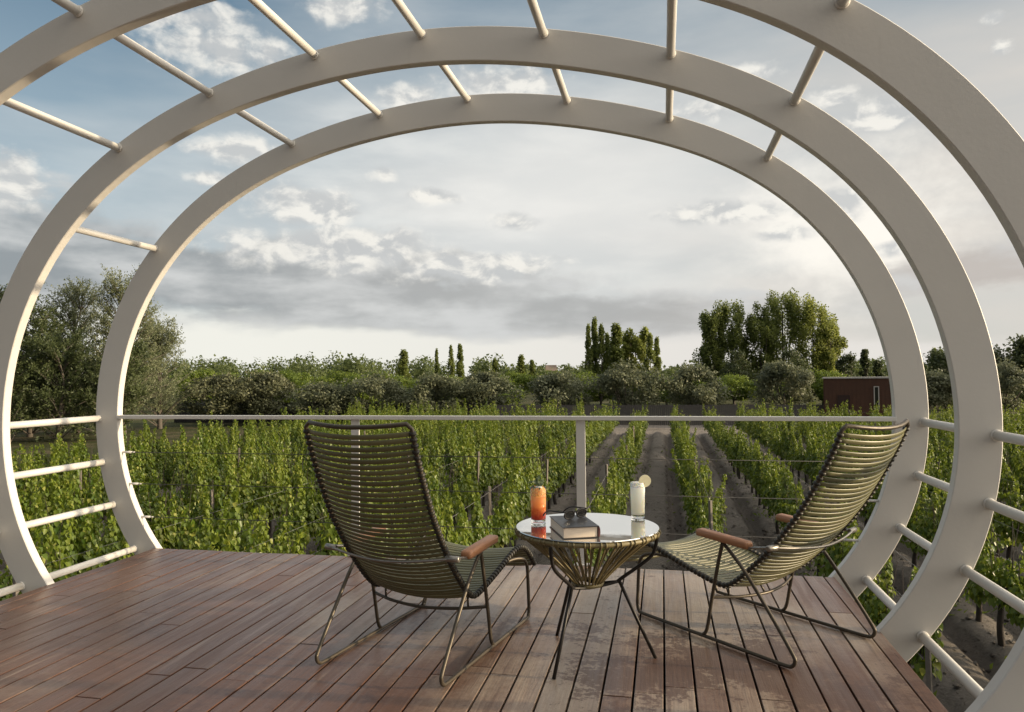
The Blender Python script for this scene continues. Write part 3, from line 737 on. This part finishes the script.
def row_label(k):
    if k >= 0: return 'leafy green grapevine in the %s vine row right of the bare soil path' % ORD[k]
    return 'leafy green grapevine in the %s vine row left of the bare soil path' % ORD[-k - 1]
for i, (d, k, x, y, rz, gs) in enumerate(near):
    f, tk = vroots[random.randrange(len(vroots))]
    v = link('grapevine', None, loc=(x, y, GZ + .06)); v.rotation_euler = (0, 0, rz); v.scale = (gs * random.uniform(.9, 1.1), 1.0, gs)
    tag(v, row_label(k), 'grapevine', 'grapevines planted in rows')
    link('foliage', f, None, v); link('trunk', tk, None, v)
# the vines past the nearest ones: one mass
VP, VD, VS = [], [], []
for (d, k, x, y, rz, gs) in far:
    P, D, Sz = protos[random.randrange(len(protos))]
    keep = rng.random(len(P)) < (.62 if d < 22 else .42)
    q = P[keep] * np.array([gs, 1, gs]); c_, s_ = math.cos(rz), math.sin(rz)
    Rm = np.array([[c_, -s_, 0], [s_, c_, 0], [0, 0, 1]])
    VP.append(q @ Rm.T + np.array([x, y, GZ + .06])); VD.append(D[keep] @ Rm.T); VS.append(Sz[keep] * gs * (1.2 if d < 22 else 1.45))
VP = np.concatenate(VP); VD = np.concatenate(VD); VS = np.concatenate(VS)
o = struct('far_vineyard', leaf_mesh('far_vineyard', VP, VD, VS, 1.1, 4, up=np.stack([VD[:, 0] * 2.2, VD[:, 1] * 2.2, np.full(len(VP), .9)], 1), nv=.32), M_VINEFAR, 'stuff')
# stakes and wires
bm = bmesh.new(); add_box(bm, (0, 0, .80), (.050, .050, 1.72), .4, .006); stake = bm_mesh('stake', bm); stake.materials.append(M_POST)
cnt = 0
for k in sorted(rows, key=abs):
    X, y0 = rows[k]; y = y0 - .5
    while y < 34 and cnt < 110:
        if strict_view(X, y):
            v = link('vine_stake', stake, loc=(X + random.gauss(0, .03), y, GZ + .04)); v.rotation_euler = (random.gauss(0, .02), random.gauss(0, .02), random.uniform(0, 3)); v.scale.z = random.uniform(.93, 1.08)
            tag(v, 'weathered wooden stake in the %s vine row %s of the bare soil path' % (ORD[k] if k >= 0 else ORD[-k - 1], 'right' if k >= 0 else 'left'), 'stake', 'wooden stakes in the vine rows'); cnt += 1
        y += 6.4
for k in range(-4, 6):
    X, y0 = rows[k]; bm = bmesh.new()
    for zz in (.78, 1.25, 1.72):
        add_tube(bm, [(X, y0 - .5, GZ + zz), (X, 48.5, GZ + zz)], .0022, 5)
    tag(link('trellis_wire', bm_mesh('trellis_wire', bm), M_WIRE), 'thin trellis wires strung along the %s vine row %s of the bare soil path' % (ORD[k] if k >= 0 else ORD[-k - 1], 'right' if k >= 0 else 'left'), 'wire', 'trellis wires along the vine rows')

# loose clods and weeds on the bare tracks
g = np.random.default_rng(3); n = 15000
cx = g.uniform(-4, 9, n); cyy = 7 + 33 * g.random(n) ** 1.5; sz = .012 + .05 * g.random(n) ** 3
ph = (cx - ROW0 + .975) % ROWS - .975; keep = g.random(n) < np.where(np.abs(ph) > .72, .35, 1.0); cx, cyy, sz = cx[keep], cyy[keep], sz[keep]; n = len(cx)
O8 = np.array([(1, 0, 0), (-1, 0, 0), (0, 1, 0), (0, -1, 0), (0, 0, .8), (0, 0, -.5)]); F8 = np.array([(0, 2, 4), (2, 1, 4), (1, 3, 4), (3, 0, 4), (2, 0, 5), (1, 2, 5), (3, 1, 5), (0, 3, 5)])
cz = np.array([GZ + soil_z(a, b) for a, b in zip(cx, cyy)])
Vc = np.stack([cx, cyy, cz], 1)[:, None, :] + O8[None] * sz[:, None, None] * g.uniform(.5, 1.4, (n, 6, 1))
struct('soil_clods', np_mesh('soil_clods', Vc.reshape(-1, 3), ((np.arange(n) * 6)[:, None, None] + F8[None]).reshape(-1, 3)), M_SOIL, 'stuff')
n = 9000; k_ = g.integers(-3, 6, n); wx_ = ROW0 + ROWS * k_ + g.normal(0, .30, n); wy_ = 7 + 34 * g.random(n) ** 1.4
cl = np.sin(wy_ * 2.3 + k_ * 4) + np.sin(wy_ * .9 + k_) > .3; wx_, wy_ = wx_[cl], wy_[cl]; n = len(wx_)
Pw = np.stack([wx_, wy_, np.array([GZ + soil_z(a, b) for a, b in zip(wx_, wy_)])], 1); Dw = np.stack([g.normal(size=n), g.normal(size=n), g.uniform(.3, 1.4, n)], 1)
struct('weeds', leaf_mesh('weeds', Pw, Dw, g.uniform(.05, .16, n), .5, 4), M_GREENL, 'stuff')

# ------------------------------------------------------------------ trees
def limb_tubes(bm, base, tops, r0, seg=7):
    for tp in tops:
        b = Vector(base); e = Vector(tp); mid = b.lerp(e, .5) + Vector((0, 0, -.12 * (e - b).length))
        pts = catmull([b, mid, e], 4); add_tube(bm, pts, [r0 * (1 - .8 * i / (len(pts) - 1)) for i in range(len(pts))], seg)
def clump_tree(seed, H, rx, crown0, n, leaf, clumps, shape='round', sig=.30, th=.16, kind=4, wid=1.0):
    """trunk mesh, crown mesh: leaves gathered into clumps inside an uneven envelope"""
    g = np.random.default_rng(seed); cs = []; rs = []
    hc = H - crown0
    for i in range(clumps):
        f = g.random() ** .85; z = crown0 + hc * (.06 + .90 * f)
        if shape == 'round': w = math.sqrt(max(.06, 1 - (2 * f - .95) ** 2))
        elif shape == 'poplar': w = (.55 + .45 * math.sin(math.pi * min(1, f * 1.15 + .1))) * (1.0 if f < .75 else max(.18, 1 - (f - .75) / .25 * .85))
        elif shape == 'cone': w = max(.08, 1 - f) * 1.0
        else: w = .55 + .5 * math.sin(math.pi * (f * .8 + .15))
        a = g.uniform(0, 2 * math.pi); rr = rx * w * math.sqrt(g.uniform(.15, 1)) * g.uniform(.75, 1.12)
        cs.append((rr * math.cos(a), rr * math.sin(a), z)); rs.append(sig * rx * g.uniform(.6, 1.25))
    cs = np.array(cs); rs = np.array(rs)
    idx = g.integers(0, clumps, n); off = g.normal(size=(n, 3)); off /= np.linalg.norm(off, axis=1, keepdims=True); off *= (g.random((n, 1)) ** .45)
    st = np.array([1, 1, .80]) if shape == 'round' else np.array([.8, .8, 1.5]) if shape in ('poplar', 'tall') else np.array([1, 1, .6])
    P = cs[idx] + off * rs[idx][:, None] * st
    D = g.normal(size=(n, 3)) + off * .8 + np.array([0, 0, .5 if shape in ('poplar', 'tall') else -.1])
    global rng
    crown = leaf_mesh('crown', P, D, g.uniform(.65, 1.3, n) * leaf, wid, kind, up=off * 1.2 + np.array([0, 0, .45]), nv=.28)
    bm = bmesh.new(); lean = (g.normal(0, .1), g.normal(0, .1))
    topz = crown0 + hc * (.35 if shape == 'round' else .8)
    tp = catmull([(0, 0, -.15), (lean[0] * .3, lean[1] * .3, crown0 * .6 + .2), (lean[0], lean[1], topz)], 5)
    add_tube(bm, tp, [th * (1 - .65 * i / (len(tp) - 1)) for i in range(len(tp))], 9)
    sel = g.permutation(clumps)[:max(5, clumps // 5)]
    limb_tubes(bm, (lean[0] * .5, lean[1] * .5, crown0 * .75 + .1), [tuple(cs[i]) for i in sel], th * .45, 6)
    return crown, bm_mesh('trunk', bm)
def plant(name, label, cat, crown, trunk, lm, bmt, x, y, group=None, rz=0, sc=(1, 1, 1)):
    r = thing(name, label, cat, (x, y, GZ), rz, group); r.scale = sc
    if not crown.materials: crown.materials.append(lm)
    if not trunk.materials: trunk.materials.append(bmt)
    link('crown', crown, None, r); link('trunk', trunk, None, r); return r
def spray_tree(seed, H, spread, n_br, leaf, th=.2, per=16):
    """airy tree: rising limbs with feathery twigs"""
    g = np.random.default_rng(seed); P = []; D = []; bm = bmesh.new()
    tp = catmull([(0, 0, -.2), (g.normal(0, .15), g.normal(0, .15), H * .3), (g.normal(0, .3), g.normal(0, .3), H * .62), (g.normal(0, .4), g.normal(0, .4), H * .93)], 6)
    add_tube(bm, tp, [th * (1 - .88 * i / (len(tp) - 1)) for i in range(len(tp))], 9)
    for i in range(n_br):
        f = g.uniform(.035, .97) ** .9; k = min(len(tp) - 1, int(f * (len(tp) - 1))); b = np.array(tp[k]); a = g.uniform(0, 2 * math.pi)
        L = spread * g.uniform(.65, 1.15) * (1 - .55 * f) + .5; rise_ = g.uniform(.35, 1.1) + .5 * f
        d = np.array([math.cos(a), math.sin(a), rise_]); d /= np.linalg.norm(d); e = b + d * L
        mid = b + d * L * .5 + np.array([0, 0, .07 * L])
        add_tube(bm, [Vector(b), Vector(mid), Vector(e)], [th * .26 * (1 - .6 * f), th * .14, .012], 5)
        nt = int(6 + L * 2.6)
        for j in range(nt):
            s = g.uniform(.22, 1); q = b + (mid - b) * min(1, 2 * s) + (e - mid) * max(0, 2 * s - 1)
            td = d * .8 + g.normal(size=3) * .55 + np.array([0, 0, .25]); td /= np.linalg.norm(td); TL = g.uniform(.6, 1.5) * (1.1 - .3 * s)
            m_ = per; tt = g.random(m_)[:, None]
            P.append(q + td * TL * tt + g.normal(size=(m_, 3)) * .055); D.append(td + g.normal(size=(m_, 3)) * .6)
    P = np.concatenate(P); D = np.concatenate(D)
    return leaf_mesh('crown', P, D, g.uniform(.6, 1.25, len(P)) * leaf, .62, 4), bm_mesh('trunk', bm)

# big airy trees on the left
LT = [(124, 272, 52, 3.5, 66, 'tall airy silvery green tree between the two left arches, feathery branch tips', M_SILVER),
      (78, 279, 54, 3.3, 64, 'tall silvery green tree just left of the airy tree, behind the middle arch', M_SILVER),
      (30, 300, 50, 3.1, 60, 'dark green tree at the photo left edge beside the nearest hoop', M_DARKL),
      (-28, 288, 53, 3.4, 60, 'bushy dark tree cut off by the left photo edge', M_DARKL),
      (160, 326, 57, 3.0, 52, 'lower silvery tree right of the airy tree, leaning over the fence', M_SILVER),
      (58, 338, 46, 2.4, 46, 'low dark green tree in front of the tall left trees', M_DARKL),
      (112, 352, 47, 2.2, 44, 'low dark shrubby tree under the airy silvery tree', M_DARKL),
      (8, 345, 45, 2.6, 46, 'low dense dark tree at the far left behind the side rails', M_DARKL),
      (-95, 300, 52, 3.4, 50, 'dark tree beyond the left end of the vine rows', M_DARKL)]
for i, (px, py, d, spd, nb, lab, lm) in enumerate(LT):
    H = (rise(px, py, d) - GZ) * .93; x, y = bearing(px, d)
    c_, tk = spray_tree(300 + i, H, spd, int(nb * 1.6), .15 if lm is M_SILVER else .19, .20, 24 if lm is M_SILVER else 18)
    plant('airy_tree' if lm is M_SILVER else 'dark_tree' if lm is M_DARKL else 'olive_green_tree', lab, 'tree', c_, tk, lm, M_TBARK, x, y, 'trees along the left edge of the vineyard', rz=i * 1.3)
# olives along the fence
ol = [clump_tree(400 + i, 4.1, 2.55, .85, 8500, .20, 34, 'round', .34, .17) for i in range(4)]
OL = [(222, 377, 60, 'brownish green olive tree, leftmost along the fence', 1), (264, 374, 61, 'olive tree with pale brownish top, second from the left along the fence', 1), (318, 384, 60, 'low grey olive tree, third from the left along the fence', 0),
      (374, 377, 61, 'grey green olive tree behind the left chair, fourth from the left', 0), (431, 377, 60, 'round dark olive tree, fifth from the left along the fence', 0), (483, 374, 61, 'grey olive tree left of the middle of the fence', 0),
      (563, 373, 61, 'wide grey olive tree behind the orange drink and rail post', 0), (627, 367, 60, 'broad olive tree in front of the poplars', 0), (697, 368, 60, 'round grey olive tree left of the big tall trees', 0), (783, 364, 60, 'largest grey olive tree beside the rust red shed', 0), (925, 372, 62, 'dark olive tree seen between the two right arches', 0), (1000, 366, 60, 'olive tree right of the middle arch', 0)]
for i, (px, py, d, lab, br) in enumerate(OL):
    x, y = bearing(px, d); h = rise(px, py, d) - GZ; c_, tk = ol[i % 4]
    if br: c_ = c_.copy(); c_.materials.clear()
    plant('olive_tree', lab, 'olive tree', c_, tk, M_BROWNL if br else M_OLIVE, M_TBARK, x, y, 'olive trees along the fence', rz=i * 2.1, sc=(1.08, 1.08, h / 4.15))
# fresh green orchard trees behind them
og = [clump_tree(430 + i, 5.0, 2.5, .9, 9500, .20, 34, 'round', .34, .16) for i in range(3)]
for i, px in enumerate(range(200, 1100, 27)):
    d = random.uniform(80, 96); x, y = bearing(px + random.uniform(-8, 8), d); c_, tk = og[i % 3]
    h = rise(px, random.uniform(371, 381), d) - GZ
    plant('orchard_tree', 'fresh green orchard tree in the band behind the olive trees', 'orchard tree', c_, tk, M_GREENL, M_TBARK, x, y, 'green orchard trees behind the olive trees', rz=i * 1.7, sc=(1.25, 1.25, h / 5.05))
# poplars, cypresses and other single trees far out
pp = [clump_tree(460 + i, 15, 1.25, .8, 4600, .46, 46, 'poplar', .62, .22) for i in range(3)]
PO = [(588.5, 324, 150, .75, 'slim dark poplar, leftmost of the poplar group'), (594.5, 318, 152, .95, 'tallest slim poplar in the poplar group'), (602, 324, 150, 1.0, 'dark poplar third from the left in the poplar group'),
      (607.5, 333, 155, .9, 'shorter poplar in the middle of the poplar group'), (617, 324, 150, 1.7, 'broad dark poplar left of the golden green tree'), (650, 333, 148, 1.0, 'slim dark poplar right of the golden green tree'), (657, 337, 150, .85, 'rightmost slim poplar of the poplar group'),
      (436.5, 349, 160, .55, 'thin black cypress beside the pair of pale poplars'), (451, 345, 170, .7, 'left one of the pair of pale slim poplars'), (460, 344, 165, .95, 'right one of the pair of pale slim poplars'), (404, 350, 140, 1.2, 'short dark poplar above the left chair'),
      (934, 348, 130, .9, 'slim poplar seen between the right arches, left of two'), (940.5, 349, 131, .8, 'slim poplar seen between the right arches, right of two'), (521, 355, 150, 1.0, 'small dark poplar on the skyline above the drinks'), (495, 359, 150, .9, 'small dark round topped poplar left of the skyline house'), (532, 360, 150, .8, 'small dark cypress left of the skyline house')]
for i, (px, py, d, w, lab) in enumerate(PO):
    x, y = bearing(px, d); h = rise(px, py, d) - GZ; c_, tk = pp[i % 3]
    plant('poplar', lab, 'poplar', c_, tk, M_POPL, M_TBARK, x, y, 'poplars on the skyline', rz=i, sc=(w * .72, w * .72, h / 15.2))
c_, tk = clump_tree(470, 14.0, 3.2, 1.0, 10000, .50, 40, 'tall', .36, .3); x, y = bearing(636, 153)
plant('golden_tree', 'broad golden green tree in the middle of the poplars', 'tree', c_, tk, M_GOLDL, M_TBARK, x, y, sc=(1, 1, (rise(636, 327, 153) - GZ) / 14.6))
BT_ = [(713, 308, 120, 1.9, 'lower left tree of the big group of tall trees', M_POPL), (731, 299, 121, 2.7, 'tall dark green tree at the left of the big group', M_POPL), (761, 299, 119, 2.0, 'slender dark tree in the middle of the big group of tall trees', M_POPL), (783, 287, 121, 3.0, 'tallest tree of the big group right of the poplars', M_POPL),
       (813, 293, 118, 3.0, 'sunlit golden green tree at the right of the big group', M_GOLDL), (829, 322, 117, 2.0, 'shorter golden green tree at the right end of the big group', M_GOLDL)]
for i, (px, py, d, w, lab, lm) in enumerate(BT_):
    H = rise(px, py, d) - GZ; c_, tk = clump_tree(480 + i, H * .95, w * 1.14, 1.0, 13000, .32, 64, 'tall', .38, .26); x, y = bearing(px, d)
    plant('tall_tree', lab, 'tree', c_, tk, lm, M_TBARK, x, y, 'big tall trees right of the poplars')
SM = [(848, 355, 105, 1.6, 'round', 'small round dark tree left of the right arches', M_DARKL), (865, 349, 110, 1.1, 'cone', 'small pointed conifer above the rust red shed', M_DARKL), (878, 357, 108, 1.1, 'cone', 'low dark conifer right of the pointed one above the shed', M_DARKL),
      (738, 352, 112, 2.4, 'round', 'dark bush under the big tall trees, left', M_DARKL), (790, 350, 110, 2.6, 'round', 'dark bush under the big tall trees, right', M_DARKL),
      (945, 352, 74, 2.3, 'round', 'dark leafy tree between the two right arches', M_DARKL), (962, 360, 78, 2.2, 'round', 'dark leafy tree partly behind the middle arch on the right', M_DARKL), (1008, 345, 72, 1.9, 'tall', 'dark bushy tree right of the middle arch', M_DARKL), (1024, 336, 70, 1.8, 'cone', 'tall dark conifer at the right photo edge', M_DARKL), (1040, 350, 72, 2.4, 'round', 'dark round tree cut off by the right photo edge', M_DARKL)]
for i, (px, py, d, w, shp, lab, lm) in enumerate(SM):
    H = rise(px, py, d) - GZ; c_, tk = clump_tree(520 + i, H, w, .5, 4200, .28, 36, shp, .40, .2); x, y = bearing(px, d)
    plant('conifer' if shp == 'cone' else 'leafy_tree', lab, 'tree', c_, tk, lm, M_TBARK, x, y)
# far wood: one mass
g = np.random.default_rng(5); P = []; UO = []
for i in range(300):
    px = g.uniform(-250, 1300); d = g.uniform(165, 330); x, y = bearing(px, d)
    top = (358 if px < 500 else 365 if px < 690 else 362) + g.normal(0, 2.6) + (d - 165) * .012
    H = rise(px, top, d) - GZ; w = g.uniform(2.4, 4.4); m_ = 420
    off = g.normal(size=(m_, 3)); off /= np.linalg.norm(off, axis=1, keepdims=True); UO.append(off * 1.2 + np.array([0, 0, .45])); off = off * g.random((m_, 1)) ** .4
    P.append(np.array([x, y, GZ + H * .52]) + off * np.array([w, w, H * .5]) * (1 + .22 * np.sin(off[:, 0:1] * 9 + i) * np.cos(off[:, 2:3] * 7 + i * 2)))
P = np.concatenate(P); D = g.normal(size=P.shape)
struct('far_woodland', leaf_mesh('far_woodland', P, D, g.uniform(.5, 1.3, len(P)) * .95, 1.0, 4, up=np.concatenate(UO), nv=.3), M_FARL, 'stuff')

# ------------------------------------------------------------------ fences, shed and the skyline house
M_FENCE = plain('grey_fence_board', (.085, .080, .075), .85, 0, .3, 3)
M_FENCE_SHADE = plain('shaded_fence_board', (.030, .028, .026), .85, 0, .3, 3)  # fence board colour darkened to stand for the tree shade
M_RUST = plain('rust_red_panel', (.088, .042, .026), .75, 0, .35, 2.2)
M_FRAME = plain('pale_frame', (.45, .44, .42), .6, 0, .1, 10)
M_PANE = plain('dark_pane', (.02, .022, .024), .12, 0, .1, 10)
M_HOUSE = plain('pink_plaster', (.40, .32, .27), .85, 0, .12, 4)
M_TILE = plain('clay_tile', (.27, .21, .17), .85, 0, .2, 8)
def fence(name, label, x0, x1, y, h, mat):
    f = thing(name, label, 'fence', ((x0 + x1) / 2, y, GZ)); bm = bmesh.new(); x = x0 - (x0 + x1) / 2; e = -x
    while x < e:
        add_box(bm, (x + .07, random.uniform(-.006, .006), h / 2 - .02 + random.uniform(-.02, .02)), (.132, .022, h)); x += .145
    link('boards', bm_mesh('boards', bm), mat, f); n = int((x1 - x0) / 2.4)
    for k in range(n + 1):
        bm = bmesh.new(); add_box(bm, (-e + 2 * e * k / n, .06, h / 2), (.10, .08, h + .06)); link('fence_post', bm_mesh('fence_post', bm), mat, f)
fence('board_fence', 'grey vertical board fence behind the vine rows, below the olive trees', -13.0, 13.0, 57.2, 1.55, M_FENCE)
fence('board_fence', 'board fence with the shade of the left trees painted into its boards', -42, -13.4, 57.6, 1.75, M_FENCE_SHADE)
x0, y0 = bearing(862, 52)
sh = thing('shed', 'flat roofed rust red metal shed standing behind the vines near the right arches', 'shed', (x0, y0, GZ), YAW - math.atan(350 / FPX))
L = 5.1; hh = rise(856, 378.5, 52) - GZ
bm = bmesh.new(); add_box(bm, (0, 1.3, hh / 2), (L, 2.6, hh)); k = -L / 2 + .12
while k < L / 2 - .05: add_box(bm, (k, -.016, hh / 2), (.05, .022, hh - .06)); k += .26
link('wall', bm_mesh('wall', bm), M_RUST, sh)
bm = bmesh.new(); add_box(bm, (0, 1.3, hh + .05), (L + .16, 2.76, .10)); link('roof', bm_mesh('roof', bm), M_FRAME, sh)
bm = bmesh.new(); add_box(bm, (-L * .24, -.05, 1.12), (.80, .05, 2.24)); dr_ = link('door', bm_mesh('door', bm), plain('door_red', (.030, .014, .011), .7, 0, .2, 3), sh)
bm = bmesh.new(); add_box(bm, (-L * .24 + .32, -.09, 1.1), (.03, .04, .16)); link('handle', bm_mesh('handle', bm), M_FRAME, dr_)
bm = bmesh.new(); wx = L * .17; wz = hh - 1.35
for a_, b_, c_, d_ in ((wx - .14, wz, .06, 1.6), (wx + .14, wz, .06, 1.6), (wx, wz + .77, .22, .06), (wx, wz - .77, .22, .06)): add_box(bm, (a_, -.07, b_), (c_, .08, d_))
wf = link('window', bm_mesh('window', bm), M_FRAME, sh)
bm = bmesh.new(); add_box(bm, (wx, -.05, wz), (.22, .03, 1.48)); link('pane', bm_mesh('pane', bm), M_PANE, wf)
def cottage(px, py, d, w, label):
    x, y = bearing(px, d); h = rise(px, py, d) - GZ; ho = thing('farmhouse', label, 'house', (x, y, GZ), .2)
    bm = bmesh.new(); add_box(bm, (0, 0, (h - 1.2) / 2), (w, w * .8, h - 1.2)); link('wall', bm_mesh('wall', bm), M_HOUSE, ho)
    bm = bmesh.new(); v = [bm.verts.new(p) for p in ((-w * .56, -w * .46, h - 1.2), (w * .56, -w * .46, h - 1.2), (w * .56, w * .46, h - 1.2), (-w * .56, w * .46, h - 1.2), (-w * .5, 0, h), (w * .5, 0, h))]
    for f in ((0, 1, 5, 4), (2, 3, 4, 5), (1, 2, 5), (3, 0, 4), (3, 2, 1, 0)): bm.faces.new([v[q] for q in f])
    link('roof', bm_mesh('roof', bm), M_TILE, ho)
    for s in (-.25, .25):
        bm = bmesh.new(); add_box(bm, (s * w, -w * .4 - .03, h - 2.4), (.7, .06, 1.1)); link('window', bm_mesh('window', bm), M_PANE, ho)
cottage(551, 365, 150, 2.2, 'small pinkish house with tiled roof half hidden in the trees on the skyline')
cottage(203, 373.5, 110, 3.0, 'low pale house with tiled roof among the trees on the left')
